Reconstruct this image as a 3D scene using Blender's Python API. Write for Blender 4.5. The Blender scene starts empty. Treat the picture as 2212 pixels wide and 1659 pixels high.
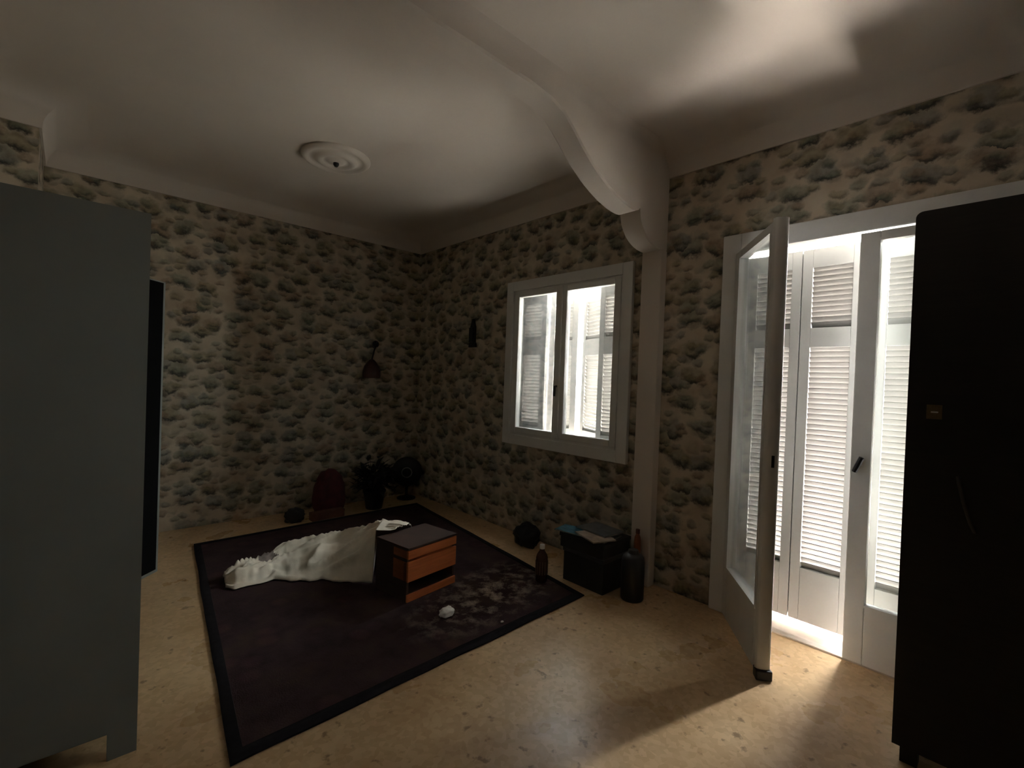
import bpy, bmesh, math, random
from mathutils import Vector, Matrix, noise
PI = math.pi
S = bpy.context.scene
COL = S.collection
random.seed(7)

# ------------------------------------------------------------------ camera
def make_camera():
    yaw, pit, rol = math.radians(47.199), math.radians(-0.675), math.radians(-2.129)
    f = Vector((math.cos(yaw)*math.cos(pit), math.sin(yaw)*math.cos(pit), math.sin(pit)))
    r = Vector((math.sin(yaw), -math.cos(yaw), 0)); d = f.cross(r)
    c, s = math.cos(rol), math.sin(rol)
    r2 = c*r + s*d; d2 = -s*r + c*d
    m = Matrix((r2, -d2, -f)).transposed().to_4x4()
    m.translation = Vector((0, 0, 1.35))
    cd = bpy.data.cameras.new('camera'); cd.sensor_width = 36.0; cd.sensor_fit = 'HORIZONTAL'
    cd.lens = 36.0*1035.0/2212.0; cd.clip_start = 0.02
    o = bpy.data.objects.new('camera', cd); COL.objects.link(o); o.matrix_world = m
    S.camera = o
make_camera()

# ------------------------------------------------------------------ daylight outside
SKY = 60.0
def make_world():
    w = bpy.data.worlds.new('overcast_sky'); S.world = w; w.use_nodes = True
    nt = w.node_tree; nt.nodes.clear()
    out = nt.nodes.new('ShaderNodeOutputWorld'); bg = nt.nodes.new('ShaderNodeBackground')
    tc = nt.nodes.new('ShaderNodeTexCoord'); sx = nt.nodes.new('ShaderNodeSeparateXYZ')
    mr = nt.nodes.new('ShaderNodeMapRange'); mr.inputs[1].default_value = -0.05; mr.inputs[2].default_value = 0.10
    cr = nt.nodes.new('ShaderNodeValToRGB')
    cr.color_ramp.elements[0].color = (1.0, 0.91, 0.82, 1)
    cr.color_ramp.elements[1].color = (0.72, 0.74, 0.74, 1)
    nt.links.new(tc.outputs['Generated'], sx.inputs[0]); nt.links.new(sx.outputs[2], mr.inputs[0])
    nt.links.new(mr.outputs[0], cr.inputs[0]); nt.links.new(cr.outputs[0], bg.inputs[0])
    bg.inputs[1].default_value = SKY
    nt.links.new(bg.outputs[0], out.inputs[0])
    w.cycles.sampling_method = 'AUTOMATIC'
make_world()
def portal(name, loc, dir_, sx, sy):
    l = bpy.data.lights.new(name, 'AREA'); l.shape = 'RECTANGLE'; l.size = sx; l.size_y = sy
    l.cycles.is_portal = True
    o = bpy.data.objects.new(name, l); COL.objects.link(o); o.location = loc
    o.rotation_euler = Vector(dir_).to_track_quat('-Z', 'Y').to_euler()
    return o
portal('daylight_door_gap', (3.20, 0.59, 1.09), (-1, 0, 0), 0.06, 2.12)
portal('daylight_door_top', (3.20, 0.59, 2.17), (-1, 0, 0), 1.24, 0.07)
portal('daylight_door_foot', (3.20, 0.59, 0.02), (-1, 0, 0), 1.24, 0.06)
portal('daylight_window_gap', (3.36, 2.70, 1.50), (-1, 0, 0), 0.09, 1.30)
portal('daylight_door_louvres', (3.20, 0.59, 1.10), (-1, 0, 0), 1.2, 1.9)
portal('daylight_window_louvres', (3.37, 2.64, 1.50), (-1, 0, 0), 1.3, 1.25)
S.view_settings.view_transform = 'Standard'; S.view_settings.look = 'None'
S.view_settings.exposure = 1.55; S.view_settings.gamma = 1.0; S.view_settings.use_curve_mapping = False
S.cycles.max_bounces = 14; S.cycles.diffuse_bounces = 8; S.cycles.glossy_bounces = 5
S.cycles.transparent_max_bounces = 16; S.cycles.transmission_bounces = 8
S.cycles.caustics_reflective = False; S.cycles.caustics_refractive = False
S.cycles.sample_clamp_indirect = 8.0
S.cycles.use_denoising = True

# ------------------------------------------------------------------ materials
class NT:
    def __init__(s, name):
        s.m = bpy.data.materials.new(name); s.m.use_nodes = True
        s.t = s.m.node_tree; s.b = s.t.nodes['Principled BSDF']; s.o = s.t.nodes['Material Output']
    def n(s, typ, **kw):
        k = s.t.nodes.new(typ)
        for a, v in kw.items():
            if a.startswith('i_'):
                key = a[2:]; k.inputs[int(key) if key.isdigit() else key.replace('_', ' ')].default_value = v
            else: setattr(k, a, v)
        return k
    def l(s, a, b): s.t.links.new(a, b)
    def ramp(s, src, stops, interp='LINEAR'):
        r = s.n('ShaderNodeValToRGB'); e = r.color_ramp.elements; r.color_ramp.interpolation = interp
        while len(e) < len(stops): e.new(0.5)
        for k, (p, c) in enumerate(stops):
            e[k].position = p; e[k].color = (*c, 1) if len(c) == 3 else c
        s.l(src, r.inputs[0]); return r.outputs[0]
    def mix(s, f, a, b, mode='MIX'):
        m = s.n('ShaderNodeMix', data_type='RGBA', blend_type=mode)
        for i, v in ((0, f), (6, a), (7, b)):
            if hasattr(v, 'is_linked'): s.l(v, m.inputs[i])
            elif i == 0: m.inputs[0].default_value = v
            else: m.inputs[i].default_value = (*v, 1)
        return m.outputs[2]
    def math(s, op, a, b=0.0, clamp=False):
        m = s.n('ShaderNodeMath', operation=op, use_clamp=clamp)
        for i, v in ((0, a), (1, b)):
            if hasattr(v, 'is_linked'): s.l(v, m.inputs[i])
            else: m.inputs[i].default_value = v
        return m.outputs[0]
    def noise(s, vec, scale, detail=3.0, rough=0.5, dist=0.0):
        k = s.n('ShaderNodeTexNoise'); k.inputs['Scale'].default_value = scale
        k.inputs['Detail'].default_value = detail; k.inputs['Roughness'].default_value = rough
        k.inputs['Distortion'].default_value = dist
        if vec is not None: s.l(vec, k.inputs['Vector'])
        return k
    def pos(s): return s.n('ShaderNodeNewGeometry').outputs['Position']
    def obj(s): return s.n('ShaderNodeTexCoord').outputs['Object']
    def bump(s, h, strength, dist=0.01):
        b = s.n('ShaderNodeBump'); b.inputs['Strength'].default_value = strength; b.inputs['Distance'].default_value = dist
        s.l(h, b.inputs['Height']); s.l(b.outputs[0], s.b.inputs['Normal'])

def plain(name, col, rough=0.6, var=0.12, scale=9.0, metal=0.0, bump=0.0, spec=0.5):
    k = NT(name); p = k.obj(); nz = k.noise(p, scale, 4.0, 0.6)
    dark = tuple(c*(1-var) for c in col); lite = tuple(min(1, c*(1+var)) for c in col)
    k.l(k.ramp(nz.outputs[0], [(0.3, dark), (0.7, lite)]), k.b.inputs['Base Color'])
    k.b.inputs['Roughness'].default_value = rough; k.b.inputs['Metallic'].default_value = metal
    k.b.inputs['Specular IOR Level'].default_value = spec
    if bump: k.bump(k.noise(p, scale*8, 3.0).outputs[0], bump, 0.003)
    return k.m

def wallpaper():
    k = NT('wallpaper'); p = k.pos(); sx = k.n('ShaderNodeSeparateXYZ'); k.l(p, sx.inputs[0])
    run = k.math('ADD', sx.outputs[0], sx.outputs[1])
    co = k.n('ShaderNodeCombineXYZ'); k.l(run, co.inputs[0]); k.l(sx.outputs[2], co.inputs[1])
    warp = k.noise(co.outputs[0], 8.0, 6.0, 0.68)
    wv = k.n('ShaderNodeVectorMath', operation='SUBTRACT'); k.l(warp.outputs[1], wv.inputs[0]); wv.inputs[1].default_value = (0.5, 0.5, 0.5)
    def layer(sxx, syy, off, warpamt, lo, hi):
        ws = k.n('ShaderNodeVectorMath', operation='SCALE'); k.l(wv.outputs[0], ws.inputs[0]); ws.inputs['Scale'].default_value = warpamt
        ad = k.n('ShaderNodeVectorMath', operation='ADD'); k.l(co.outputs[0], ad.inputs[0]); k.l(ws.outputs[0], ad.inputs[1])
        mp = k.n('ShaderNodeMapping'); mp.inputs['Scale'].default_value = (sxx, syy, 1); mp.inputs['Location'].default_value = off
        k.l(ad.outputs[0], mp.inputs[0])
        v = k.n('ShaderNodeTexVoronoi', voronoi_dimensions='2D'); v.inputs['Scale'].default_value = 1.0; v.inputs['Randomness'].default_value = 0.8
        k.l(mp.outputs[0], v.inputs['Vector'])
        sub = k.n('ShaderNodeVectorMath', operation='SUBTRACT'); k.l(mp.outputs[0], sub.inputs[0]); k.l(v.outputs['Position'], sub.inputs[1])
        s2 = k.n('ShaderNodeSeparateXYZ'); k.l(sub.outputs[0], s2.inputs[0])
        mask = k.n('ShaderNodeMapRange', interpolation_type='SMOOTHSTEP'); k.l(v.outputs['Distance'], mask.inputs[0])
        mask.inputs[1].default_value = lo; mask.inputs[2].default_value = hi; mask.inputs[3].default_value = 1; mask.inputs[4].default_value = 0
        under = k.n('ShaderNodeMapRange', interpolation_type='SMOOTHSTEP'); k.l(s2.outputs[1], under.inputs[0])
        under.inputs[1].default_value = 0.10; under.inputs[2].default_value = -0.32; under.inputs[3].default_value = 0; under.inputs[4].default_value = 1
        return mask.outputs[0], under.outputs[0], v.outputs['Color']
    bg = k.ramp(k.noise(co.outputs[0], 5.0, 4.0).outputs[0], [(0.3, (0.46, 0.37, 0.275)), (0.7, (0.66, 0.58, 0.46))])
    col = bg
    for (a, b, off, wa, lo, hi, amt) in ((8.5, 10.0, (2.3, 7.1, 0), 0.12, 0.22, 0.52, 0.34), (5.0, 7.0, (0.3, 0.1, 0), 0.16, 0.26, 0.48, 0.88), (8.0, 12.5, (5.1, 2.7, 0), 0.10, 0.18, 0.38, 0.75)):
        m, u, c = layer(a, b, off, wa, lo, hi)
        sc = k.n('ShaderNodeSeparateColor'); k.l(c, sc.inputs[0])
        hue = k.ramp(sc.outputs[0], [(0.0, (0.21, 0.19, 0.11)), (0.3, (0.165, 0.19, 0.14)), (0.6, (0.25, 0.175, 0.115)), (0.8, (0.15, 0.17, 0.16))], 'CONSTANT')
        tex = k.ramp(k.noise(co.outputs[0], 30.0, 3.0).outputs[0], [(0.3, (0.75, 0.75, 0.75)), (0.7, (1.6, 1.6, 1.6))])
        hue = k.mix(1.0, hue, tex, 'MULTIPLY')
        leaf = k.mix(u, hue, (0.030, 0.034, 0.033))
        strength = k.math('MULTIPLY', m, k.math('MULTIPLY', amt, k.math('ADD', 0.62, k.math('MULTIPLY', u, 0.5)), True))
        col = k.mix(strength, col, leaf)
    k.l(col, k.b.inputs['Base Color']); k.b.inputs['Roughness'].default_value = 0.75
    k.b.inputs['Specular IOR Level'].default_value = 0.25
    return k.m

def terrazzo():
    k = NT('terrazzo_floor'); p = k.pos()
    base = k.ramp(k.noise(p, 2.2, 4.0, 0.6).outputs[0], [(0.3, (0.52, 0.35, 0.19)), (0.7, (0.69, 0.50, 0.30))])
    v = k.n('ShaderNodeTexVoronoi'); v.inputs['Scale'].default_value = 46.0; k.l(p, v.inputs['Vector'])
    chips = k.ramp(v.outputs['Color'], [(0.25, (0.86, 0.80, 0.72)), (0.75, (1.08, 1.06, 1.03))])
    base = k.mix(0.7, base, chips, 'MULTIPLY')
    n2 = k.noise(p, 17.0, 3.0, 0.55); n3 = k.noise(p, 4.5, 2.0)
    spots = k.ramp(k.math('ADD', n2.outputs[0], k.math('MULTIPLY', n3.outputs[0], 0.25)), [(0.76, (0, 0, 0)), (0.83, (1, 1, 1))])
    base = k.mix(k.math('MULTIPLY', spots, 0.62), base, (0.15, 0.085, 0.04))
    k.l(base, k.b.inputs['Base Color'])
    k.l(k.ramp(k.noise(p, 3.0, 4.0).outputs[0], [(0.3, (0.24,)*3), (0.7, (0.40,)*3)]), k.b.inputs['Roughness'])
    k.b.inputs['Specular IOR Level'].default_value = 0.4
    return k.m

def rug_mat():
    k = NT('worn_rug'); p = k.obj()
    mp = k.n('ShaderNodeMapping'); mp.inputs['Rotation'].default_value = (0, 0, math.radians(-5)); k.l(p, mp.inputs[0])
    n1 = k.noise(p, 5.0, 5.0, 0.65)
    base = k.ramp(n1.outputs[0], [(0.25, (0.020, 0.011, 0.012)), (0.5, (0.045, 0.024, 0.026)), (0.75, (0.060, 0.038, 0.026))])
    v = k.n('ShaderNodeTexVoronoi'); v.inputs['Scale'].default_value = 5.2; k.l(mp.outputs[0], v.inputs['Vector'])
    pat = k.ramp(v.outputs['Distance'], [(0.2, (1.35, 1.1, 1.15)), (0.32, (0.7, 0.7, 0.75)), (0.5, (1.0, 1.0, 1.0))])
    base = k.mix(0.6, base, pat, 'MULTIPLY')
    # trodden plaster dust: a streak across the near right corner
    g = k.n('ShaderNodeTexGradient', gradient_type='SPHERICAL')
    m2 = k.n('ShaderNodeMapping', vector_type='TEXTURE'); m2.inputs['Location'].default_value = (1.98, 2.25, 0)
    m2.inputs['Rotation'].default_value = (0, 0, math.radians(12)); m2.inputs['Scale'].default_value = (0.75, 0.34, 1)
    k.l(k.pos(), m2.inputs[0]); k.l(m2.outputs[0], g.inputs[0])
    n2 = k.noise(p, 11.0, 6.0, 0.72)
    d = k.math('MULTIPLY', g.outputs['Fac'], k.ramp(n2.outputs[0], [(0.47, (0, 0, 0)), (0.68, (1, 1, 1))]))
    d = k.math('MULTIPLY', d, 1.25, True)
    base = k.mix(d, base, (0.42, 0.35, 0.28))
    k.l(base, k.b.inputs['Base Color']); k.b.inputs['Roughness'].default_value = 0.95
    k.b.inputs['Specular IOR Level'].default_value = 0.15
    k.bump(k.noise(p, 160.0, 2.0).outputs[0], 0.5, 0.004)
    return k.m

def glass_mat(name, dirt=0.03, tint=(0.93, 0.95, 0.94)):
    k = NT(name); k.t.nodes.remove(k.b)
    tr = k.n('ShaderNodeBsdfTransparent'); tr.inputs[0].default_value = (*tint, 1)
    gl = k.n('ShaderNodeBsdfGlossy'); gl.inputs['Roughness'].default_value = 0.02
    fr = k.n('ShaderNodeFresnel'); fr.inputs[0].default_value = 1.45
    m1 = k.n('ShaderNodeMixShader'); k.l(k.math('MULTIPLY', fr.outputs[0], 0.8), m1.inputs[0]); k.l(tr.outputs[0], m1.inputs[1]); k.l(gl.outputs[0], m1.inputs[2])
    df = k.n('ShaderNodeBsdfDiffuse'); df.inputs[0].default_value = (0.8, 0.82, 0.8, 1)
    tl = k.n('ShaderNodeBsdfTranslucent'); tl.inputs[0].default_value = (0.85, 0.87, 0.86, 1)
    ms = k.n('ShaderNodeMixShader'); ms.inputs[0].default_value = 0.6; k.l(df.outputs[0], ms.inputs[1]); k.l(tl.outputs[0], ms.inputs[2])
    nz = k.noise(k.obj(), 3.0, 5.0, 0.65)
    f = k.ramp(nz.outputs[0], [(0.3, (dirt*0.5,)*3), (0.75, (dirt*1.7,)*3)])
    m2 = k.n('ShaderNodeMixShader'); k.l(f, m2.inputs[0]); k.l(m1.outputs[0], m2.inputs[1]); k.l(ms.outputs[0], m2.inputs[2])
    k.l(m2.outputs[0], k.o.inputs[0])
    return k.m

def wood(name, c1, c2, rough=0.45, sc=(3, 3, 40)):
    k = NT(name); mp = k.n('ShaderNodeMapping'); mp.inputs['Scale'].default_value = sc; k.l(k.obj(), mp.inputs[0])
    nz = k.noise(mp.outputs[0], 1.6, 5.0, 0.6, 0.6)
    k.l(k.ramp(nz.outputs[0], [(0.3, c1), (0.7, c2)]), k.b.inputs['Base Color']); k.b.inputs['Roughness'].default_value = rough
    return k.m

def shutter_mat(c):
    k = NT('shutter_paint_toned'); k.b.inputs['Base Color'].default_value = (*c, 1); k.b.inputs['Roughness'].default_value = 0.5
    return k.m

M = {}
M['wallpaper'] = wallpaper(); M['floor'] = terrazzo(); M['rug'] = rug_mat()
M['rug_edge'] = plain('rug_binding', (0.014, 0.012, 0.014), 0.95, 0.2, 30, spec=0.1)
M['ceiling'] = plain('ceiling_paint', (0.70, 0.635, 0.57), 0.85, 0.04, 1.5, spec=0.2)
M['trim'] = plain('white_woodwork', (0.76, 0.765, 0.75), 0.45, 0.05, 4)
M['shutter'] = shutter_mat((0.40, 0.40, 0.39)); M['shutter_win'] = shutter_mat((0.24, 0.232, 0.225))  # one paint; window copy darkened because daylight strikes it harder
M['slat_win'] = plain('window_slat_paint_toned', (0.23, 0.222, 0.21), 0.55, 0.05, 20)  # window slats: copy of the same paint, toned for their daylight
M['slat'] = plain('slat_paint_toned', (0.15, 0.144, 0.135), 0.55, 0.05, 20)  # door slats: darker copy of the shutter paint, holds down their glow
M['glass'] = glass_mat('window_glass', 0.012)
M['dusty_glass'] = glass_mat('dusty_door_glass', 0.05)
M['outer'] = plain('outer_render', (0.22, 0.21, 0.19), 0.9)
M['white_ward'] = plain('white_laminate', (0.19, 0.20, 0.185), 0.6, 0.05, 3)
M['dark_in'] = plain('dark_backing', (0.004, 0.004, 0.004), 0.9, spec=0.05)
M['black_ward'] = wood('black_stained_wood', (0.010, 0.008, 0.007), (0.018, 0.014, 0.012), 0.55)
M['brass'] = plain('dull_brass', (0.30, 0.22, 0.12), 0.4, 0.2, 40, 1.0)
M['old_brass'] = plain('tarnished_brass', (0.035, 0.028, 0.024), 0.6, 0.2, 40)
M['dark_metal'] = plain('dark_metal', (0.02, 0.02, 0.022), 0.4, 0.2, 40, 0.6)
M['orange_wood'] = wood('orange_wood', (0.52, 0.135, 0.035), (0.68, 0.20, 0.06), 0.5)
M['brown_wood'] = wood('dark_brown_wood', (0.035, 0.016, 0.010), (0.060, 0.027, 0.017), 0.8)
M['cloth'] = None
def cloth_mat():
    k = NT('crumpled_sheet'); p = k.obj()
    c = k.ramp(k.noise(p, 4.5, 4.0, 0.6).outputs[0], [(0.3, (0.80, 0.70, 0.57)), (0.55, (0.90, 0.83, 0.71)), (0.75, (0.76, 0.72, 0.60))])
    k.l(c, k.b.inputs['Base Color']); k.b.inputs['Roughness'].default_value = 0.9; k.b.inputs['Specular IOR Level'].default_value = 0.1
    k.bump(k.noise(p, 60, 3.0).outputs[0], 0.3, 0.004)
    return k.m
M['cloth'] = cloth_mat()
M['cloth_dark'] = plain('grey_printed_cloth', (0.20, 0.16, 0.14), 0.9, 0.5, 18)
M['tissue'] = plain('white_tissue', (0.85, 0.83, 0.80), 0.9, 0.03, 10)
M['black_plastic'] = plain('black_plastic', (0.008, 0.008, 0.010), 0.45)
M['box_dark'] = plain('dark_card', (0.035, 0.033, 0.030), 0.6, 0.3, 8)
M['box_lid'] = plain('grey_plastic_lid', (0.06, 0.062, 0.06), 0.35, 0.3, 8)
M['mag_blue'] = plain('blue_magazine', (0.07, 0.20, 0.27), 0.25, 0.5, 14)
M['mag_grey'] = plain('grey_magazine', (0.08, 0.085, 0.085), 0.3, 0.5, 14)
M['mag_beige'] = plain('beige_magazine', (0.34, 0.26, 0.19), 0.35, 0.4, 14)
M['page'] = plain('page_edges', (0.45, 0.43, 0.38), 0.8, 0.1, 30)
M['amber'] = plain('amber_bottle', (0.085, 0.035, 0.022), 0.2, 0.15, 10)
M['amber_label'] = plain('ribbed_label', (0.14, 0.075, 0.045), 0.5, 0.2, 40)
M['white_cap'] = plain('white_cap', (0.85, 0.85, 0.83), 0.3, 0.03)
M['orange_glass'] = plain('orange_brown_bottle', (0.26, 0.075, 0.03), 0.3, 0.2)
M['dark_red'] = plain('dark_red_cloth', (0.075, 0.012, 0.014), 0.85, 0.4, 14)
M['red_brown'] = plain('red_brown_card', (0.10, 0.035, 0.018), 0.8, 0.3, 14)
M['leaf_dark'] = plain('dry_dark_leaves', (0.010, 0.014, 0.011), 0.7, 0.4, 20)
M['pale_ring'] = plain('pale_ring', (0.22, 0.22, 0.20), 0.6)
M['shade_red'] = plain('dark_red_glass', (0.045, 0.010, 0.006), 0.35, 0.3, 20)
M['sill'] = plain('stone_sill', (0.55, 0.47, 0.40), 0.6, 0.12, 12)

# ------------------------------------------------------------------ mesh helpers
def add_box(bm, x0, y0, z0, x1, y1, z1, mat=None):
    vs = [bm.verts.new(p) for p in ((x0,y0,z0),(x1,y0,z0),(x1,y1,z0),(x0,y1,z0),(x0,y0,z1),(x1,y0,z1),(x1,y1,z1),(x0,y1,z1))]
    if mat is not None:
        for v in vs: v.co = mat @ v.co
    for f in ((0,3,2,1),(4,5,6,7),(0,1,5,4),(1,2,6,5),(2,3,7,6),(3,0,4,7)): bm.faces.new([vs[i] for i in f])
def add_poly(bm, pts): bm.faces.new([bm.verts.new(p) for p in pts])
def add_lathe(bm, prof, n=24, mat=None, cap=True):
    rings = []
    for r, z in prof:
        ring = []
        for i in range(n):
            a = 2*PI*i/n; p = Vector((r*math.cos(a), r*math.sin(a), z))
            ring.append(bm.verts.new(mat @ p if mat is not None else p))
        rings.append(ring)
    for a, b in zip(rings, rings[1:]):
        for i in range(n): bm.faces.new((a[i], a[(i+1) % n], b[(i+1) % n], b[i]))
    if cap: bm.faces.new(rings[0][::-1]); bm.faces.new(rings[-1])
def add_tube(bm, pts, r, n=8):
    pts = [Vector(p) for p in pts]; rings = []
    for i, p in enumerate(pts):
        t = (pts[min(i+1, len(pts)-1)] - pts[max(i-1, 0)]).normalized()
        u = t.cross(Vector((0, 0, 1)))
        if u.length < 1e-3: u = t.cross(Vector((1, 0, 0)))
        u.normalize(); w = t.cross(u); rr = r[i] if isinstance(r, (list, tuple)) else r
        rings.append([bm.verts.new(p + rr*(math.cos(2*PI*k/n)*u + math.sin(2*PI*k/n)*w)) for k in range(n)])
    for a, b in zip(rings, rings[1:]):
        for k in range(n): bm.faces.new((a[k], a[(k+1) % n], b[(k+1) % n], b[k]))
    bm.faces.new(rings[0][::-1]); bm.faces.new(rings[-1])
def add_prism(bm, outline, fn, d0, d1):
    a = [bm.verts.new(fn(p, d0)) for p in outline]; b = [bm.verts.new(fn(p, d1)) for p in outline]
    n = len(a); bm.faces.new(a[::-1]); bm.faces.new(b)
    for i in range(n): bm.faces.new((a[i], a[(i+1) % n], b[(i+1) % n], b[i]))
def mesh_of(name, bm, mat, bevel=0.0, smooth=None):
    if bevel: bmesh.ops.bevel(bm, geom=list(bm.edges), offset=bevel, segments=2, profile=0.6, affect='EDGES', clamp_overlap=True)
    bmesh.ops.recalc_face_normals(bm, faces=bm.faces)
    me = bpy.data.meshes.new(name); bm.to_mesh(me); bm.free()
    for m in (mat if isinstance(mat, (list, tuple)) else [mat]): me.materials.append(m)
    if smooth is not None: me.shade_smooth(); me.set_sharp_from_angle(angle=math.radians(smooth))
    return me
def link(name, me, parent=None):
    o = bpy.data.objects.new(name, me); COL.objects.link(o)
    if parent is not None: o.parent = parent
    return o
def obj(name, bm, mat, parent=None, bevel=0.0, smooth=None): return link(name, mesh_of(name, bm, mat, bevel, smooth), parent)
def tag(o, label, cat, group=None):
    o['label'] = label; o['category'] = cat
    if group: o['group'] = group
    return o
def thing(name, label, cat, loc=(0, 0, 0), rz=0.0, group=None):
    o = bpy.data.objects.new(name, None); COL.objects.link(o); o.location = loc; o.rotation_euler = (0, 0, rz)
    o.empty_display_size = 0.1
    return tag(o, label, cat, group)
def struct(name, bm, mat, **kw):
    o = obj(name, bm, mat, **kw); o['kind'] = 'structure'; return o
def struct_root(name, loc=(0, 0, 0)):
    o = bpy.data.objects.new(name, None); COL.objects.link(o); o.location = loc; o['kind'] = 'structure'; return o
B = bmesh.new

# ------------------------------------------------------------------ room
UB, VA, UL, VL, US, VR = 2.911, 4.739, -0.46, 4.0, -0.154, -2.6   # wall planes
XL = -3.4
ZC, ZT = 2.88, 2.727                                            # ceiling, wallpaper top
bm = B(); add_box(bm, XL-0.3, VR-0.3, -0.15, UB+0.02, VA+0.3, 0); struct('floor', bm, M['floor'])
bm = B(); add_box(bm, XL-0.3, VR-0.3, ZC, UB+0.45, VA+0.3, ZC+0.2); struct('ceiling', bm, M['ceiling'])
bm = B(); add_box(bm, US, VA, 0, UB+0.28, VA+0.25, ZC); struct('wall_far', bm, M['wallpaper'])
bm = B(); add_box(bm, UL-0.2, VL, 0, US, VA+0.25, ZC); struct('wall_recess', bm, M['wallpaper'])
bm = B(); add_box(bm, UL-0.2, 1.95, 0, UL, VL, ZC); struct('wall_left', bm, M['wallpaper'])
bm = B(); add_box(bm, XL-0.2, VR-0.2, 0, XL, 1.95, ZC); struct('wall_added_hall', bm, M['brown_wood'])  # added unseen dark wall, absorbs daylight that would bounce back
bm = B(); add_box(bm, XL-0.2, 1.95, 0, UL-0.2, 2.15, ZC); struct('wall_added_passage', bm, M['brown_wood'])  # added unseen return wall, dark to soak up daylight
bm = B(); add_box(bm, XL-0.2, VR-0.2, 0, UB+0.28, VR, ZC); struct('wall_near', bm, M['brown_wood'])  # unseen wall behind the camera, set back and dark to absorb light
def window_wall():
    bm = B(); UO = UB + 0.27
    # (inner v0,v1,z0,z1) (outer v0,v1,z0,z1)
    door = ((-0.04, 1.20, 0.0, 2.15), (-0.04, 1.22, -0.02, 2.205)); win = ((1.97, 3.19, 0.82, 2.16), (1.975, 3.295, 0.825, 2.19))
    def sheet(u, d, w):
        def q(v0, v1, z0, z1): add_poly(bm, ((u, v0, z0), (u, v1, z0), (u, v1, z1), (u, v0, z1)))
        q(VR, d[0], 0, ZC); q(d[0], d[1], d[3], ZC); q(d[1], w[0], 0, ZC)
        q(w[0], w[1], 0, w[2]); q(w[0], w[1], w[3], ZC); q(w[1], VA, 0, ZC)
    sheet(UB, door[0], win[0]); sheet(UO, door[1], win[1])
    for i, o in (door, win):
        ci = [(UB, i[0], i[2]), (UB, i[1], i[2]), (UB, i[1], i[3]), (UB, i[0], i[3])]
        co = [(UO, o[0], o[2]), (UO, o[1], o[2]), (UO, o[1], o[3]), (UO, o[0], o[3])]
        for k in range(4):
            if i is door[0] and k == 0: continue
            add_poly(bm, (ci[k], ci[(k+1) % 4], co[(k+1) % 4], co[k]))
    me = mesh_of('wall_right', bm, [M['wallpaper'], M['outer']])
    for p in me.polygons:
        if abs(p.normal.x) < 0.9 or p.center.x > UB + 0.1: p.material_index = 1
    o = link('wall_right', me); o['kind'] = 'structure'
window_wall()
bm = B(); add_box(bm, UB+0.02, -0.3, -0.15, UB+0.28, 1.5, -0.012); struct('trim_1', bm, M['sill'])   # door sill

# added unseen solid panel outside the shutters, blocks low daylight
bm = B(); add_box(bm, 4.05, -2.2, 0.02, 4.10, 5.6, 1.25); add_box(bm, 4.02, -2.2, 1.25, 4.13, 5.6, 1.30); struct('added_light_baffle', bm, M['outer'])

# cove all round the ceiling
def cove(name, path, inward):
    prof = [(0.0, ZT-0.012), (0.012, ZT-0.012), (0.014, ZT)]
    for k in range(1, 11):
        a = PI/2*k/10; prof.append((0.014 + 0.20*(1-math.cos(a)), ZT + (ZC-ZT)*math.sin(a)))
    bm = B(); n = len(path); rows = []
    for i, p in enumerate(path):
        p = Vector(p)
        d0 = (p - Vector(path[i-1])).normalized() if i else (Vector(path[1]) - p).normalized()
        d1 = (Vector(path[i+1]) - p).normalized() if i < n-1 else d0
        n0 = Vector((-d0.y, d0.x))*inward; n1 = Vector((-d1.y, d1.x))*inward
        m = (n0 + n1); m = m/ (m.dot(n0)) if m.length > 1e-6 else n0
        rows.append([bm.verts.new((p.x + m.x*a, p.y + m.y*a, z)) for a, z in prof])
    for a, b in zip(rows, rows[1:]):
        for k in range(len(prof)-1): bm.faces.new((a[k], a[k+1], b[k+1], b[k]))
    return struct(name, bm, M['ceiling'], smooth=50)
cove('trim_2', [(UB, VR), (UB, VA), (US, VA), (US, VL), (UL, VL), (UL, 1.95), (XL, 1.95), (XL, VR)], 1)

# ceiling beam with a scalloped bracket where it meets the wall
def beam():
    v0, v1 = 1.67, 1.815
    st = [(XL, 2.775), (0.4, 2.775), (1.2, 2.775), (1.6, 2.772), (1.75, 2.757), (1.85, 2.725), (1.93, 2.668), (2.0, 2.61), (2.08, 2.553), (2.16, 2.505),
          (2.24, 2.467), (2.32, 2.437), (2.4, 2.417), (2.46, 2.409), (2.51, 2.407), (2.545, 2.411), (2.566, 2.421), (2.569, 2.421), (2.574, 2.39),
          (2.584, 2.352), (2.605, 2.32), (2.635, 2.288), (2.67, 2.264), (2.71, 2.246), (2.75, 2.236), (2.80, 2.231), (2.905, 2.230)]
    bm = B(); rows = []
    for u, zb in st:
        pr = [(v0-0.07, ZC+0.005), (v0-0.035, ZC-0.006), (v0-0.012, ZC-0.022), (v0, ZC-0.05), (v0, max(zb+0.010, zb)), (v0+0.010, zb),
              (v1-0.010, zb), (v1, zb+0.010), (v1, ZC-0.05), (v1+0.012, ZC-0.022), (v1+0.035, ZC-0.006), (v1+0.07, ZC+0.005)]
        rows.append([bm.verts.new((u, v, z)) for v, z in pr])
    for a, b in zip(rows, rows[1:]):
        for k in range(len(a)-1): bm.faces.new((a[k], b[k], b[k+1], a[k+1]))
    bm.faces.new(rows[0]); bm.faces.new(rows[-1][::-1])
    return struct('trim_3', bm, M['ceiling'], smooth=35)
beam()
bm = B(); add_box(bm, 2.84, 1.67, 0, UB, 1.815, 2.235); struct('trim_4', bm, M['ceiling'], bevel=0.006)   # pilaster

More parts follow.
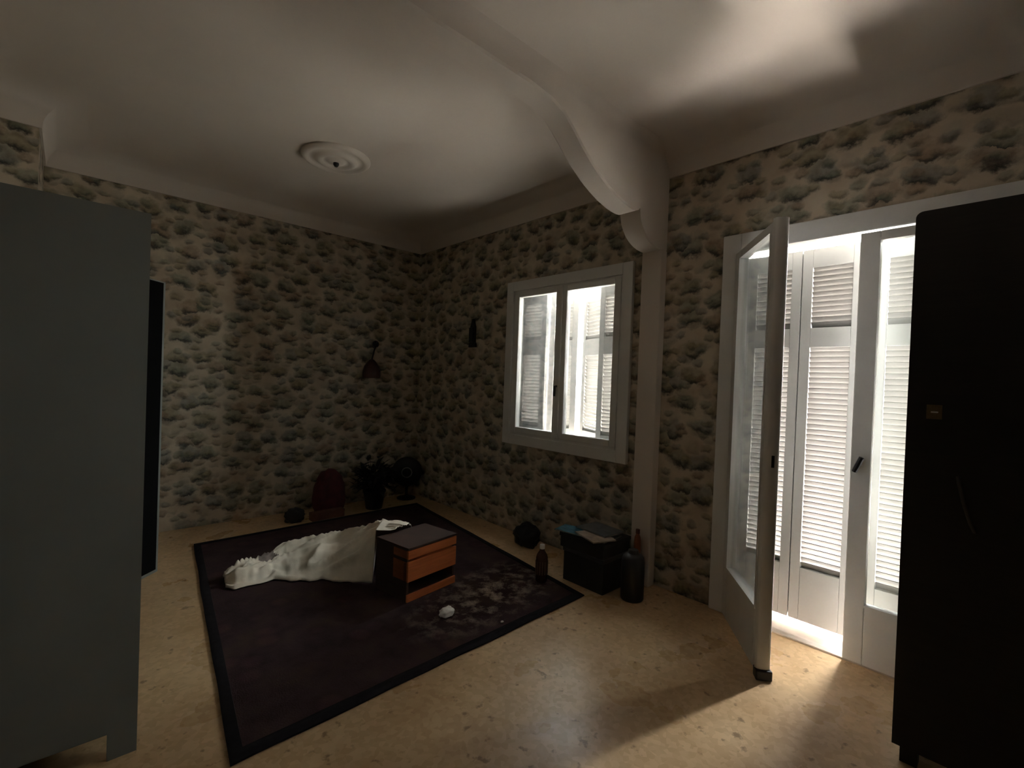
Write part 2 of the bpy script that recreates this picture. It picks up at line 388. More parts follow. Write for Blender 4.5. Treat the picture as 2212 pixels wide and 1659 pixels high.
# ------------------------------------------------------------------ window
def ring(bm, u0, u1, v0, v1, z0, z1, w, wt=None, wb=None):
    wt = w if wt is None else wt; wb = w if wb is None else wb
    add_box(bm, u0, v0, z0, u1, v0+w, z1); add_box(bm, u0, v1-w, z0, u1, v1, z1)
    add_box(bm, u0, v0+w, z0, u1, v1-w, z0+wb); add_box(bm, u0, v0+w, z1-wt, u1, v1-w, z1)
def window():
    r = struct_root('window_1', (UB, 2.565, 0.77))
    def put(name, bm, mat, parent=r, **kw):
        bmesh.ops.translate(bm, verts=bm.verts, vec=(-UB, -2.565, -0.77)); return obj(name, bm, mat, parent, **kw)
    bm = B(); ring(bm, UB-0.028, UB+0.02, 1.911, 3.222, 0.772, 2.205, 0.085); put('casing', bm, M['trim'], bevel=0.006)
    bm = B(); ring(bm, UB-0.010, UB+0.06, 1.99, 3.145, 0.85, 2.127, 0.03); put('window_frame', bm, M['trim'], bevel=0.004)
    for v0, v1 in ((2.012, 2.573), (2.577, 3.122)):
        bm = B(); ring(bm, UB-0.018, UB+0.030, v0, v1, 0.874, 2.108, 0.056, 0.046, 0.052); s = put('sash', bm, M['trim'], bevel=0.006)
        bm = B(); add_box(bm, UB+0.004, v0+0.05, 0.92, UB+0.009, v1-0.05, 2.066); put('pane', bm, M['glass'], s)
    bm = B(); add_box(bm, UB-0.034, 2.558, 0.874, UB-0.016, 2.602, 2.108); put('meeting_stile', bm, M['trim'], bevel=0.006)
    bm = B(); add_tube(bm, ((UB-0.036, 2.580, 1.30), (UB-0.055, 2.580, 1.30), (UB-0.058, 2.580, 1.22)), 0.009); put('window_handle', bm, M['dark_metal'])
window()

# ------------------------------------------------------------------ louvred shutters
SLAT = {}; SLAT_TILT = 55
def slat_mesh(w, sign, mat):
    k = (round(w, 3), sign, mat)
    if k not in SLAT:
        bm = B()                                    # outer edge lower than the inner one
        add_box(bm, -0.023, -w/2, -0.0025, 0.023, w/2, 0.0025, None)
        rot = Matrix.Rotation(math.radians(SLAT_TILT*sign), 4, 'Y'); bmesh.ops.transform(bm, matrix=rot, verts=bm.verts)
        SLAT[k] = mesh_of('slat', bm, M[mat])
    return SLAT[k]
def shutter(a, b, z0, z1, bands, stile, label, group, paint='shutter', strip=False):
    """a, b: (u, v) ends of the hinged panel; bands: louvre openings (z0, z1)"""
    a = Vector(a); b = Vector(b); d = b - a; W = d.length
    o = thing('louvred_shutter', label, 'shutter', (a.x, a.y, z0), math.atan2(d.y, d.x) - PI/2, group)
    t = 0.020; bm = B(); H = z1 - z0
    add_box(bm, -t, 0.0005, 0, t, stile, H); add_box(bm, -t, W-stile, 0, t, W-0.0005, H)
    edges = [0.0] + [z - z0 for bnd in bands for z in bnd] + [H]
    for lo, hi in zip(edges[0::2], edges[1::2]): add_box(bm, -t, stile, lo, t, W-stile, hi)
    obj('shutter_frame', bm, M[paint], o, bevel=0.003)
    if strip:
        sg = 1 if d.y > 0 else -1; bm = B()
        add_box(bm, min(sg*0.0205, sg*0.026), W-0.014, 0.01, max(sg*0.0205, sg*0.026), W+0.018, H-0.01); obj('rebate_strip', bm, M[paint], o)
    for zb0, zb1 in bands:
        n = max(2, round((zb1 - zb0)/0.0292)); p = (zb1 - zb0)/n
        for k in range(n):
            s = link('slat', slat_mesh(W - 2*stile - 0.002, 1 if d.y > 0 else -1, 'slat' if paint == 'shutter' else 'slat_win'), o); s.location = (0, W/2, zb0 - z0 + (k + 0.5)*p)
    return o
DB = ((0.325, 1.59), (1.70, 2.045)); g = 'louvred shutters outside the balcony door'
U0 = 3.12
shutter((U0, 0.913), (U0, 0.616), 0.024, 2.15, DB, 0.052, 'white louvred shutter panel in the clear gap between the two glazed door leaves', g)
shutter((U0, 1.212), (U0, 0.916), 0.024, 2.15, DB, 0.052, 'white louvred shutter panel seen through the glass of the open door leaf', g, strip=True)
shutter((U0, 0.269), (U0, 0.566), 0.024, 2.15, DB, 0.052, 'white louvred shutter panel behind the dusty glass of the closed door leaf', g)
shutter((U0, -0.032), (U0, 0.266), 0.024, 2.15, DB, 0.052, 'white louvred shutter panel hidden mostly by the black wardrobe', g, strip=True)
WB = ((0.925, 1.568), (1.708, 2.03)); g = 'louvred shutters outside the small window'
shutter((3.125, 3.272), (3.125, 2.935), 0.832, 2.172, WB, 0.062, 'white louvred shutter panel behind the left window pane', g, 'shutter_win')
shutter((3.174, 2.955), (3.312, 2.733), 0.832, 2.172, WB, 0.052, 'narrow louvred shutter panel left of the bright gap in the window', g, 'shutter_win')
shutter((3.125, 1.985), (3.125, 2.350), 0.832, 2.172, WB, 0.048, 'louvred shutter panel at the right edge of the right window pane', g, 'shutter_win')
shutter((3.174, 2.342), (3.315, 2.662), 0.832, 2.172, WB, 0.052, 'louvred shutter panel just right of the bright gap in the window', g, 'shutter_win')

# ------------------------------------------------------------------ balcony door
def door():
    r = struct_root('door_1', (UB, 0.585, 0))
    def put(name, bm, mat, parent=r, **kw):
        bmesh.ops.translate(bm, verts=bm.verts, vec=(-UB, -0.585, 0)); return obj(name, bm, mat, parent, **kw)
    bm = B(); u0, u1 = UB-0.03, UB+0.03
    add_box(bm, u0, 1.178, 0, u1, 1.283, 2.25); add_box(bm, u0, -0.115, 0, u1, -0.015, 2.25); add_box(bm, u0, -0.015, 2.143, u1, 1.178, 2.25)
    put('door_frame', bm, M['trim'], bevel=0.006)
    # leaf in local coordinates: x along the width from the hinge, y thickness (room side = -y), z up
    def leaf(W, hinge, ang, label, glass, free_right):
        m = Matrix.Translation(Vector((hinge[0], hinge[1], 0))) @ Matrix.Rotation(ang, 4, 'Z')
        T = 0.02; H = 2.132; st = 0.082; zb, zt = 0.305, 2.085
        bm = B()
        add_box(bm, 0, -T, 0.012, st, T, H, m); add_box(bm, W-st, -T, 0.012, W, T, H, m)
        add_box(bm, st, -T, 0.012, W-st, T, zb, m); add_box(bm, st, -T, zt, W-st, T, H, m)
        lf = put('door_leaf', bm, M['trim'], bevel=0.005); lf['label'] = label
        bm = B(); add_box(bm, st-0.01, -0.003, zb-0.01, W-st+0.01, 0.003, zt+0.01, m); put('pane', bm, glass, lf)
        bm = B(); b = 0.012
        for y0, y1 in ((-T-0.004, -T+0.006), (T-0.006, T+0.004)):
            add_box(bm, st-b, y0, zb-b, st, y1, zt+b, m); add_box(bm, W-st, y0, zb-b, W-st+b, y1, zt+b, m)
            add_box(bm, st, y0, zb-b, W-st, y1, zb, m); add_box(bm, st, y0, zt, W-st, y1, zt+b, m)
        put('glazing_bead', bm, M['trim'], lf)
        return lf, m
    ang = math.atan2(0.795-1.185, 2.385-2.885)
    lf, m = leaf(0.634, (2.885, 1.185), ang, 'glazed door leaf standing ajar into the room', M['glass'], True)
    # rounded meeting strip on the free edge of the open leaf
    bm = B(); prof = []
    W = 0.634
    for k in range(9):
        a = PI*k/8; prof.append((W + 0.012*math.sin(a), -0.030*math.cos(a)))
    prof = [(W-0.012, -0.034)] + prof + [(W-0.012, 0.034)]
    add_prism(bm, prof, lambda p, d: m @ Vector((p[0], p[1], d)), 0.012, 2.132)
    put('meeting_strip', bm, M['trim'], lf, smooth=35)
    bm = B(); prof = [(W-0.07, -0.024), (W+0.02, -0.024), (W+0.028, -0.034), (W+0.028, 0.034), (W+0.02, 0.024), (W-0.07, 0.024)]
    add_prism(bm, [(W-0.03, -0.034), (W+0.022, -0.036), (W+0.022, 0.036), (W-0.03, 0.034)], lambda p, d: m @ Vector((p[0], p[1], d)), 0.004, 0.05)
    put('rubber_foot', bm, M['dark_metal'], lf, bevel=0.006)
    bm = B(); add_box(bm, W+0.0105, -0.006, 0.985, W+0.0145, 0.006, 1.04, m); put('lock_plate', bm, M['dark_metal'], lf)
    lf2, m2 = leaf(0.615, (2.890, -0.020), PI/2, 'closed glazed door leaf with dusty glass', M['dusty_glass'], False)
    bm = B(); add_tube(bm, ((2.872, 0.556, 0.994), (2.838, 0.556, 0.994)), 0.010); put('handle_rose', bm, M['dark_metal'], lf2)
    bm = B(); add_tube(bm, ((2.836, 0.543, 1.028), (2.836, 0.558, 0.99), (2.836, 0.572, 0.955)), (0.012, 0.013, 0.012), 8); put('door_handle', bm, M['dark_metal'], lf2)
    bm = B(); add_box(bm, UB-0.03, -0.015, 0, UB+0.02, 1.178, 0.010); put('threshold', bm, M['sill'], bevel=0.003)
door()

# ------------------------------------------------------------------ ceiling rose
def rose():
    t = thing('ceiling_rose', 'round plaster ceiling rose with an empty dark hook hole', 'ceiling rose', (1.375, 3.42, ZC))
    bm = B(); f = Matrix.Scale(-1, 4, (0, 0, 1))
    add_lathe(bm, [(0.235, 0), (0.235, 0.012), (0.222, 0.026), (0.20, 0.030), (0.185, 0.020), (0.165, 0.016), (0.145, 0.024), (0.13, 0.036), (0.105, 0.040), (0.09, 0.030), (0.07, 0.026), (0.06, 0.034), (0.02, 0.040)], 40, f)
    obj('plaster_disc', bm, M['ceiling'], t, smooth=60)
    bm = B(); add_lathe(bm, [(0.020, 0.036), (0.020, 0.052), (0.010, 0.066)], 14, f); obj('hook_cap', bm, M['dark_metal'], t)
rose()

# ------------------------------------------------------------------ left: white wardrobe with one door swung open
def white_wardrobe():
    t = thing('wardrobe', 'pale white wardrobe filling the left edge, its far door open', 'wardrobe', (0.2, 2.081, 0))
    x0, x1, L, H = -0.63, 0.0, 1.40, 1.872
    bm = B(); pts = [(x1, 0), (x1, H), (x0, H), (x0, 0), (x0+0.08, 0), (x0+0.08, 0.095), (x1-0.08, 0.095), (x1-0.08, 0)]
    add_prism(bm, pts, lambda p, d: Vector((p[0], d, p[1])), 0, 0.02); obj('side_panel', bm, M['white_ward'], t)
    bm = B(); add_prism(bm, pts, lambda p, d: Vector((p[0], d, p[1])), L-0.02, L); obj('side_panel', bm, M['white_ward'], t)
    bm = B(); add_box(bm, x0, 0.02, H-0.02, x1-0.02, L-0.02, H); obj('top_panel', bm, M['white_ward'], t)
    bm = B(); add_box(bm, x0, 0.02, 0.08, x1-0.02, L-0.02, 0.10); obj('bottom_panel', bm, M['white_ward'], t)
    bm = B(); add_box(bm, x0, 0.02, 0.10, x0+0.008, L-0.02, H-0.02); obj('back_panel', bm, M['white_ward'], t)
    bm = B(); add_box(bm, x1-0.018, 0.022, 0.085, x1, L/2-0.002, H-0.003); obj('door', bm, M['white_ward'], t)
    # open door, hinged at the far end
    a = Vector((0.0, L-0.02)); e = Vector((0.436-0.2, 3.70-2.081)); d = (e - a); W = d.length
    m = Matrix.Translation((a.x, a.y, 0)) @ Matrix.Rotation(math.atan2(d.y, d.x), 4, 'Z')
    bm = B(); add_box(bm, 0, 0, 0.05, W, 0.018, 1.87, m); dr = obj('door', bm, M['white_ward'], t); dr['label'] = 'open door with a black inner face'
    bm = B(); add_box(bm, 0.02, -0.004, 0.07, W-0.02, 0.0, 1.862, m); obj('inner_face', bm, M['dark_in'], dr)
white_wardrobe()

# ------------------------------------------------------------------ right: black wardrobe in silhouette
def black_wardrobe():
    U, V1, D, L, H = 2.237, 0.300, 0.52, 1.15, 2.003
    t = thing('wardrobe', 'black wooden wardrobe at the right edge with a small brass keyhole plate', 'wardrobe', (U, V1, 0))
    bm = B(); r = 0.022; out = [(0, 0.06), (0, H-r)] + [(-r+r*math.cos(a), H-r+r*math.sin(a)) for a in (PI*k/12 for k in range(1, 6))] + [(-r, H), (-L, H), (-L, 0.06)]
    add_prism(bm, out, lambda p, d: Vector((d, p[0], p[1])), 0.022, D); obj('body', bm, M['black_ward'], t, smooth=35)
    bm = B(); out = [(0, 0.07), (0, H-r)] + [(-r+r*math.cos(a), H-r+r*math.sin(a)) for a in (PI*k/12 for k in range(1, 6))] + [(-r, H), (-L/2+0.002, H), (-L/2+0.002, 0.07)]
    add_prism(bm, out, lambda p, d: Vector((d, p[0], p[1])), 0.0, 0.021); d1 = obj('door', bm, M['black_ward'], t, smooth=35)
    bm = B(); add_box(bm, 0, -L, 0.07, 0.021, -L/2-0.002, H); obj('door', bm, M['black_ward'], t)
    bm = B(); add_box(bm, -0.003, 0.204-V1, 1.262, 0.0, 0.246-V1, 1.312); kp = obj('keyhole_plate', bm, M['brass'], d1, bevel=0.001)
    bm = B(); add_box(bm, -0.008, 0.214-V1, 1.284, -0.003, 0.234-V1, 1.289); obj('plate_highlight', bm, M['white_cap'], kp, bevel=0.002)  # white piece paints the bright highlight on the keyhole plate
    bm = B(); pts = [(-0.002, 0.156-V1, 1.07), (-0.022, 0.15-V1, 1.045), (-0.026, 0.135-V1, 0.98), (-0.022, 0.118-V1, 0.92), (-0.002, 0.108-V1, 0.892)]
    add_tube(bm, pts, 0.006); obj('pull_handle', bm, M['old_brass'], d1, smooth=60)
    for x in (0.03, D-0.08):
        for y in (-0.07, -L+0.02):
            bm = B(); add_box(bm, x, y, 0, x+0.05, y+0.05, 0.06); obj('leg', bm, M['black_ward'], t)
black_wardrobe()

# ------------------------------------------------------------------ rug
C4 = (Vector((0.426, 1.789)), Vector((2.402, 1.854)), Vector((2.704, 4.322)), Vector((0.718, 4.248)))
def rug():
    t = thing('rug', 'large dark brown worn rug with black binding and dusty near corner', 'rug', (0, 0, 0))
    def P(s, q, z):
        p = (C4[0]*(1-s) + C4[1]*s)*(1-q) + (C4[3]*(1-s) + C4[2]*s)*q
        w = 0.006*noise.noise((s*7, q*7, 0.3)) if (s in (0, 1) or q in (0, 1)) else 0
        return Vector((p.x + w, p.y + w, z + 0.0025*noise.noise((s*9, q*9, 5))))
    N = 48; bm = B(); b = 0.022
    fr = [b + (1-2*b)*i/N for i in range(N+1)]
    g = [[bm.verts.new(P(s, q, 0.010)) for s in fr] for q in fr]
    for j in range(N):
        for i in range(N): bm.faces.new((g[j][i], g[j][i+1], g[j+1][i+1], g[j+1][i]))
    obj('pile', bm, M['rug'], t, smooth=60)
    bm = B(); n = 60; loop = []
    for k in range(n): loop.append((k/n, 0))
    for k in range(n): loop.append((1, k/n))
    for k in range(n): loop.append((1-k/n, 1))
    for k in range(n): loop.append((0, 1-k/n))
    def ins(a, w): return a + (0.5-a)*2*w
    rows = []
    for s, q in loop:
        rows.append([bm.verts.new(P(s, q, 0.003)), bm.verts.new(P(s, q, 0.010)), bm.verts.new(P(ins(s, b*0.3), ins(q, b*0.3), 0.0145)),
                     bm.verts.new(P(ins(s, b), ins(q, b), 0.0135)), bm.verts.new(P(ins(s, b*1.1), ins(q, b*1.1), 0.004))])
    for a, c in zip(rows, rows[1:] + rows[:1]):
        for k in range(4): bm.faces.new((a[k], a[k+1], c[k+1], c[k]))
    obj('binding', bm, M['rug_edge'], t, smooth=60)
rug()
ZR = 0.0125

# ------------------------------------------------------------------ orange nightstand on the rug
def nightstand():
    t = thing('nightstand', 'small nightstand with orange drawer fronts standing on the rug', 'nightstand', (1.478, 2.430, ZR), math.radians(9))
    W, D, H = 0.395, 0.305, 0.320
    bm = B(); add_box(bm, 0, 0.012, 0, 0.018, D, H-0.014); s = obj('side_panel', bm, M['brown_wood'], t, bevel=0.002)
    bm = B(); add_box(bm, W-0.018, 0.012, 0, W, D, H-0.014); obj('side_panel', bm, M['brown_wood'], t, bevel=0.002)
    bm = B(); add_box(bm, 0, 0.0, H-0.014, W, D, H); obj('top', bm, M['brown_wood'], t, bevel=0.003)
    bm = B(); add_box(bm, 0.018, D-0.008, 0.05, W-0.018, D, H-0.014); obj('back_panel', bm, M['brown_wood'], t)
    bm = B(); add_box(bm, 0.018, 0.014, 0.038, W-0.018, D-0.008, 0.05); obj('shelf', bm, M['brown_wood'], t)
    bm = B(); add_box(bm, 0.0, 0.0, 0.0, W, 0.012, 0.044); obj('plinth', bm, M['orange_wood'], t, bevel=0.002)
    bm = B(); add_box(bm, 0.0, 0.0, 0.252, W, 0.14, H-0.016); obj('drawer', bm, M['orange_wood'], t, bevel=0.003)
    bm = B(); add_box(bm, 0.0, 0.0, 0.118, W, 0.14, 0.238); obj('drawer', bm, M['orange_wood'], t, bevel=0.003)
nightstand()

# ------------------------------------------------------------------ crumpled sheet behind the nightstand
def sheet():
    # stations: front foot, ridge, back foot (x, y, z)
    st = [(0.00, (0.725, 3.27, 0), (0.735, 3.35, 0.02), (0.74, 3.43, 0)), (0.05, (0.76, 3.23, 0), (0.80, 3.36, 0.055), (0.83, 3.50, 0)),
          (0.16, (0.86, 3.20, 0), (0.90, 3.38, 0.07), (0.94, 3.56, 0)), (0.27, (0.98, 3.21, 0), (1.03, 3.45, 0.04), (1.06, 3.60, 0)),
          (0.34, (1.04, 3.16, 0), (1.14, 3.53, 0.065), (1.18, 3.68, 0)), (0.48, (1.13, 3.09, 0), (1.28, 3.51, 0.085), (1.38, 3.68, 0)),
          (0.68, (1.26, 2.97, 0), (1.48, 3.38, 0.13), (1.62, 3.56, 0)), (0.82, (1.37, 2.865, 0), (1.57, 3.15, 0.215), (1.74, 3.36, 0)),
          (0.90, (1.45, 2.785, 0), (1.60, 2.98, 0.30), (1.79, 3.14, 0)), (0.95, (1.46, 2.775, 0.30), (1.61, 2.84, 0.350), (1.81, 3.00, 0.05)),
          (1.00, (1.53, 2.715, 0.342), (1.64, 2.735, 0.346), (1.77, 2.86, 0.25))]
    def at(s):
        for a, b in zip(st, st[1:]):
            if s <= b[0]:
                f = (s-a[0])/(b[0]-a[0]); return [Vector(a[k]).lerp(Vector(b[k]), f) for k in (1, 2, 3)]
        return [Vector(v) for v in st[-1][1:]]
    NS, NQ = 130, 56; bm = B(); g = []
    for i in range(NS+1):
        s = i/NS; F, R, K = at(s); row = []
        for j in range(NQ+1):
            q = j/NQ
            if q < 0.5: f = q*2; p = F.lerp(R, f); p.z = F.z + (R.z-F.z)*math.sin(f*PI/2)
            else: f = (q-0.5)*2; p = R.lerp(K, f); p.z = R.z + (K.z-R.z)*(1-math.cos(f*PI/2))
            n1 = noise.noise((s*2.2 + 3*q, q*6.0, 1.0)); n2 = noise.noise((s*5, q*17 + 3*s, 4.0)); n3 = noise.noise((s*26, q*11, 7.0))
            ridge = 1-abs(noise.noise((s*3.2 + q, q*9.0 - 4*s, 9.0)))*2.2
            e = math.sin(min(1, max(0, q))*PI)**0.5
            tail = 1.5 if s < 0.36 else 1.0
            h = e*(0.026*n1 + 0.042*max(0, ridge)**2 + 0.008*n2*tail + (0.012 if s < 0.36 else 0.0035)*n3)
            ex = 0.035*noise.noise((s*9, q*3, 11.0)) + 0.008*noise.noise((s*28, q*2, 13.0))
            sc = 0.35 if s > 0.88 else 1.0
            d = (R - F); d.z = 0; d.normalize()
            p = p + d*(ex*sc*(1 if q < 0.5 else -1)*(1 - e*0.5)); p.z += h*sc
            p.z = max(p.z, 0 if s < 0.90 or q > 0.5 else 0.338) + ZR + 0.004
            row.append(bm.verts.new(p))
        g.append(row)
    for i in range(NS):
        for j in range(NQ): bm.faces.new((g[i][j], g[i+1][j], g[i+1][j+1], g[i][j+1]))
    o = obj('bed_sheet', bm, [M['cloth'], M['cloth_dark']], smooth=180)
    for p in o.data.polygons:
        x, y, z = p.center
        if (x-1.00)**2*1.6 + (y-3.46)**2*2.2 < 0.010 or (x-0.80)**2 + (y-3.44)**2*2 < 0.0045: p.material_index = 1
    md = o.modifiers.new('thickness', 'SOLIDIFY'); md.thickness = 0.003; md.offset = 1
    tag(o, 'crumpled off-white sheet lying on the rug behind the nightstand', 'bed sheet')
sheet()
def crumple(name, loc, r, seed, mat, label, cat, sq=(1, 1, 0.7), amp=0.35):
    bm = B(); bmesh.ops.create_icosphere(bm, subdivisions=4, radius=1)
    lo = 9
    for v in bm.verts:
        n = v.co.normalized(); k = 1 + amp*noise.noise(n*1.7 + Vector((seed,)*3)) + 0.6*amp*abs(noise.noise(n*3.6 + Vector((seed+9,)*3)))
        v.co = Vector((n.x*k*r*sq[0], n.y*k*r*sq[1], max(n.z*k, -0.75)*r*sq[2])); lo = min(lo, v.co.z)
    for v in bm.verts: v.co.z -= lo
    o = obj(name, bm, mat, smooth=180); o.location = loc
    return tag(o, label, cat)
crumple('tissue', (1.575, 2.165, ZR+0.001), 0.036, 3.1, M['tissue'], 'small crumpled white tissue on the rug in front of the nightstand', 'tissue', (1.25, 0.9, 0.75))
crumple('paper_scrap', (1.765, 1.915, ZR+0.001), 0.008, 5.0, M['tissue'], 'tiny white scrap near the front edge of the rug', 'paper scrap')

# ------------------------------------------------------------------ boxes, papers and bottles beside the pilaster
def storage_box(z0, h, x0, x1, y0, y1, body, lid, label, rz=0):
    cx, cy = (x0+x1)/2, (y0+y1)/2
    t = thing('storage_box', label, 'box', (cx, cy, z0), rz); a, b = (x1-x0)/2, (y1-y0)/2
    bm = B(); add_box(bm, -a+0.006, -b+0.006, 0, a-0.006, b-0.006, h-0.022); obj('body', bm, body, t, bevel=0.004)
    bm = B(); add_box(bm, -a, -b, h-0.024, a, b, h); obj('lid', bm, lid, t, bevel=0.004)
storage_box(0, 0.222, 2.490, 2.815, 1.780, 2.120, M['box_dark'], M['box_lid'], 'lower dark lidded box of the stack beside the white pilaster')
storage_box(0.223, 0.095, 2.484, 2.800, 1.785, 2.150, M['box_dark'], M['box_dark'], 'shallow upper dark box of the stack under the magazines', 0.03)
def magazine(cx, cy, z, w, l, h, rz, cover, label, curl=0.0):
    t = thing('magazine', label, 'magazine', (cx, cy, z), rz, 'magazines on the dark box stack')
    bm = B(); add_box(bm, -w/2+0.003, -l/2+0.002, 0.0008, w/2-0.003, l/2-0.003, h-0.0008); obj('pages', bm, M['page'], t)
    bm = B(); add_box(bm, -w/2, -l/2, h-0.001, w/2, l/2, h); add_box(bm, -w/2, -l/2, 0, w/2, l/2, 0.001); add_box(bm, -w/2, l/2-0.001, 0, w/2, l/2, h)
    obj('cover', bm, cover, t)
magazine(2.62, 1.96, 0.319, 0.22, 0.30, 0.010, 0.06, M['mag_grey'], 'dark grey magazine at the bottom of the magazine pile')
magazine(2.545, 2.055, 0.3295, 0.15, 0.25, 0.008, 0.20, M['mag_blue'], 'glossy blue magazine sticking out at the left of the pile')
magazine(2.54, 1.89, 0.338, 0.17, 0.23, 0.008, -0.35, M['mag_beige'], 'beige magazine at the front corner of the pile')
magazine(2.66, 1.94, 0.3465, 0.20, 0.26, 0.009, -0.10, M['mag_grey'], 'dark magazine on top of the pile beside the pilaster')
def bottle(name, loc, prof, mat, label, cat='bottle', cap=None, capmat=None, ribs=None, ribmat=None):
    t = thing(name, label, cat, loc)
    bm = B(); add_lathe(bm, prof, 28); obj('body', bm, mat, t, smooth=40)
    if cap: bm = B(); add_lathe(bm, cap, 20); obj('cap', bm, capmat, t, smooth=40)
    if ribs:
        bm = B(); r, z0, z1 = ribs
        for k in range(14):
            a = 2*PI*k/14; m = Matrix.Rotation(a, 4, 'Z')
            add_box(bm, r-0.002, -0.0045, z0, r+0.003, 0.0045, z1, m)
        obj('ribbed_band', bm, ribmat, t)
bottle('bottle', (2.335, 2.165, ZR), [(0.034, 0), (0.039, 0.006), (0.039, 0.155), (0.034, 0.175), (0.018, 0.200), (0.015, 0.212), (0.015, 0.222)], M['amber'],
       'brown bottle with white cap standing at the rug corner before the boxes', cap=[(0.0175, 0.214), (0.0175, 0.238), (0.016, 0.241)], capmat=M['white_cap'], ribs=(0.039, 0.05, 0.135), ribmat=M['amber_label'])
bottle('canister', (2.615, 1.648, 0), [(0.066, 0), (0.071, 0.008), (0.071, 0.235), (0.066, 0.262), (0.050, 0.280), (0.030, 0.286)], M['black_plastic'],
       'black cylindrical canister on the floor in front of the pilaster', 'canister', cap=[(0.032, 0.284), (0.032, 0.305), (0.028, 0.309)], capmat=M['black_plastic'])
bottle('bottle', (2.795, 1.735, 0), [(0.021, 0), (0.023, 0.004), (0.023, 0.30), (0.019, 0.33), (0.012, 0.345), (0.012, 0.372)], M['orange_glass'],
       'slim orange-brown bottle between the black canister and the pilaster', cap=[(0.0135, 0.352), (0.0135, 0.378), (0.012, 0.38)], capmat=M['red_brown'])
crumple('bag', (2.755, 2.735, 0), 0.105, 11.0, M['black_plastic'], 'small crumpled black bag on the floor under the window', 'bag', (0.8, 1.1, 0.9))

# ------------------------------------------------------------------ dark things in the far corner
crumple('bag', (1.85, 4.52, 0), 0.19, 21.0, M['dark_red'], 'dark red cloth bag slumped against the far wall by the black plant', 'bag', (0.75, 0.55, 1.25), 0.22)
def plant():
    t = thing('potted_plant', 'black bushy dried plant in a dark pot in the far corner', 'plant', (2.27, 4.42, 0))
    bm = B(); add_lathe(bm, [(0.075, 0), (0.08, 0.006), (0.105, 0.16), (0.112, 0.165), (0.112, 0.185), (0.10, 0.185), (0.095, 0.17)], 24); obj('pot', bm, M['black_plastic'], t, smooth=40)
    rnd = random.Random(4); bms = B(); lv = []
    for k in range(90):
        a = rnd.uniform(0, 2*PI); sp = rnd.uniform(0.04, 0.20); h = rnd.uniform(0.22, 0.56)*(1 - 0.4*sp/0.25)
        base = Vector((0.03*math.cos(a), 0.03*math.sin(a), 0.16)); tip = Vector((sp*math.cos(a), min(sp*math.sin(a), 0.14), h))
        mid = base.lerp(tip, 0.5) + Vector((0, 0, 0.05)); add_tube(bms, (base, mid, tip), (0.004, 0.003, 0.0015), 5)
        for q in range(3): lv.append((mid.lerp(tip, 0.35*q + rnd.uniform(0, 0.2)), a + rnd.uniform(-1.2, 1.2), rnd.uniform(0.09, 0.15), rnd.uniform(-0.6, 0.8)))
    obj('stems', bms, M['leaf_dark'], t)
    bm = B(); w = 0.5
    for v in ((0, 0, 0), (0.3, 0.16, 0.06), (0.65, 0.13, 0.05), (1, 0, -0.05), (0.65, -0.13, 0.05), (0.3, -0.16, 0.06), (0.5, 0, 0.10)): bm.verts.new(v)
    bm.verts.ensure_lookup_table(); V = bm.verts
    for f in ((0, 6, 1), (1, 6, 2), (2, 6, 3), (3, 6, 4), (4, 6, 5), (5, 6, 0)): bm.faces.new([V[i] for i in f])
    me = mesh_of('leaf', bm, M['leaf_dark'])
    for p, a, l, tl in lv:
        o = link('leaf', me, t); o.location = p; o.rotation_euler = (0, -tl, a); o.scale = (l, l, l)
plant()
def disc():
    t = thing('fan', 'dark round table fan with a pale ring at its hub in the corner', 'fan', (2.73, 4.58, 0), math.radians(-123))
    bm = B(); add_lathe(bm, [(0.10, 0), (0.10, 0.012), (0.03, 0.03), (0.015, 0.04), (0.015, 0.14)], 24); obj('stand', bm, M['black_plastic'], t, smooth=40)
    m = Matrix.Translation((0, 0, 0.292)) @ Matrix.Rotation(PI/2, 4, 'Y')
    bm = B(); add_lathe(bm, [(0.04, -0.07), (0.10, -0.05), (0.158, -0.012), (0.162, 0), (0.158, 0.012), (0.12, 0.04), (0.055, 0.052), (0.02, 0.054)], 32, m); obj('housing', bm, M['black_plastic'], t, smooth=40)
    bm = B(); n = 28; rg = []
    for k in range(n):
        a = 2*PI*k/n; rg.append(tuple(m @ Vector((0.052*math.cos(a), 0.052*math.sin(a), 0.058))))
    add_tube(bm, rg + rg[:1], 0.006, 6); obj('hub_ring', bm, M['pale_ring'], t, smooth=60)
disc()
crumple('bundle', (1.50, 4.41, 0), 0.085, 31.0, M['black_plastic'], 'small black bundle on the floor at the back edge of the rug', 'bundle', (0.95, 0.7, 0.8))
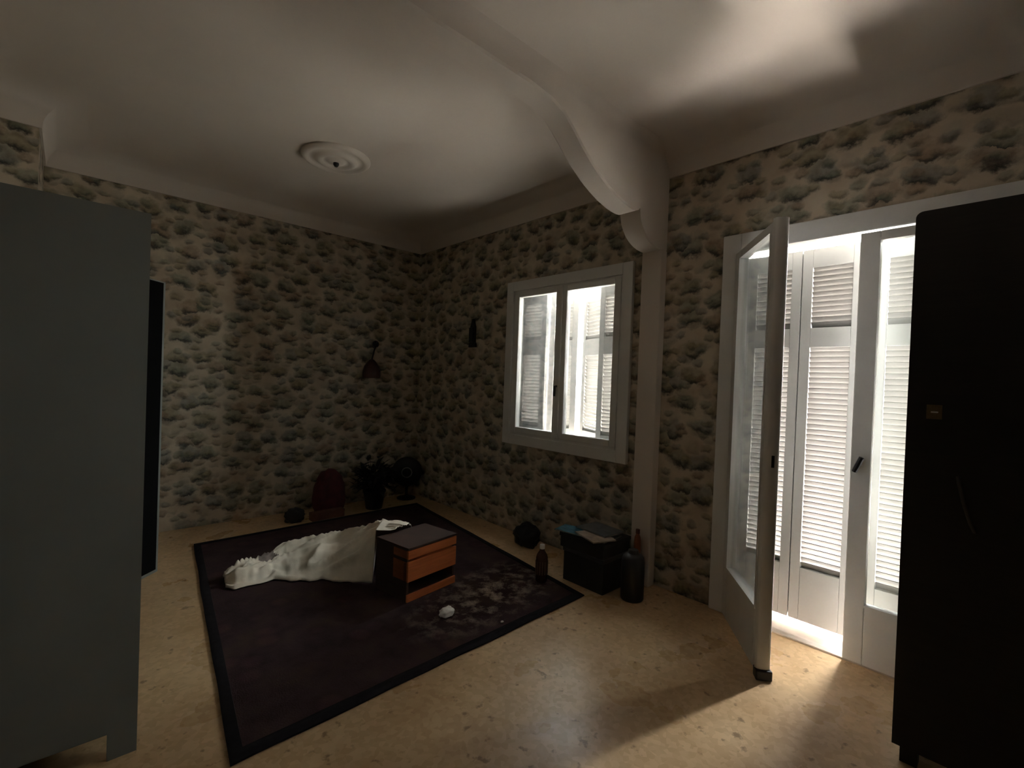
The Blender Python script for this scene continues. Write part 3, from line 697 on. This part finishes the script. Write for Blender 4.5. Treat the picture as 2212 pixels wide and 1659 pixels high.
def low_box():
    t = thing('carton', 'low red-brown carton on the floor below the dark red bag', 'box', (1.775, 4.36, 0), 0.04)
    bm = B(); add_box(bm, -0.15, -0.04, 0, 0.15, 0.04, 0.055); obj('tray', bm, M['red_brown'], t, bevel=0.003)
    bm = B(); add_box(bm, -0.152, -0.042, 0.045, 0.152, 0.042, 0.07); obj('lid', bm, M['red_brown'], t, bevel=0.003)
low_box()

# ------------------------------------------------------------------ on the walls
def sconce():
    t = thing('wall_lamp', 'dark red wall lamp hanging from a curved arm on the far wall', 'wall lamp', (2.39, VA, 1.66))
    bm = B(); m = Matrix.Rotation(PI/2, 4, 'X'); add_lathe(bm, [(0.035, 0), (0.035, 0.008), (0.015, 0.02)], 18, m); obj('wall_plate', bm, M['dark_metal'], t)
    bm = B(); add_tube(bm, [(0, -0.015, 0), (-0.015, -0.07, 0.02), (-0.05, -0.11, -0.02), (-0.08, -0.125, -0.09), (-0.10, -0.13, -0.17)], 0.008, 8); obj('arm', bm, M['dark_metal'], t, smooth=60)
    bm = B(); m = Matrix.Translation((-0.10, -0.13, -0.36))
    add_lathe(bm, [(0.085, 0.0), (0.092, 0.02), (0.09, 0.07), (0.075, 0.12), (0.045, 0.165), (0.02, 0.19)], 24, m); obj('lamp_shade', bm, M['shade_red'], t, smooth=40)
sconce()
def ornament():
    t = thing('wall_ornament', 'slim dark wooden ornament hanging on the window wall near the corner', 'ornament', (UB, 3.72, 1.64))
    bm = B(); pts = [(-0.055, 0), (0.055, 0), (0.05, 0.035), (0.034, 0.05), (0.036, 0.20), (0.022, 0.235), (0.012, 0.275), (-0.012, 0.275), (-0.022, 0.235), (-0.036, 0.20), (-0.034, 0.05), (-0.05, 0.035)]
    add_prism(bm, pts, lambda p, d: Vector((-d, p[0], p[1])), 0, 0.022); obj('board', bm, M['black_ward'], t, bevel=0.002)
    bm = B(); add_box(bm, -0.04, -0.03, 0.05, -0.022, 0.03, 0.19); obj('front_piece', bm, M['black_plastic'], t, bevel=0.004)
ornament()
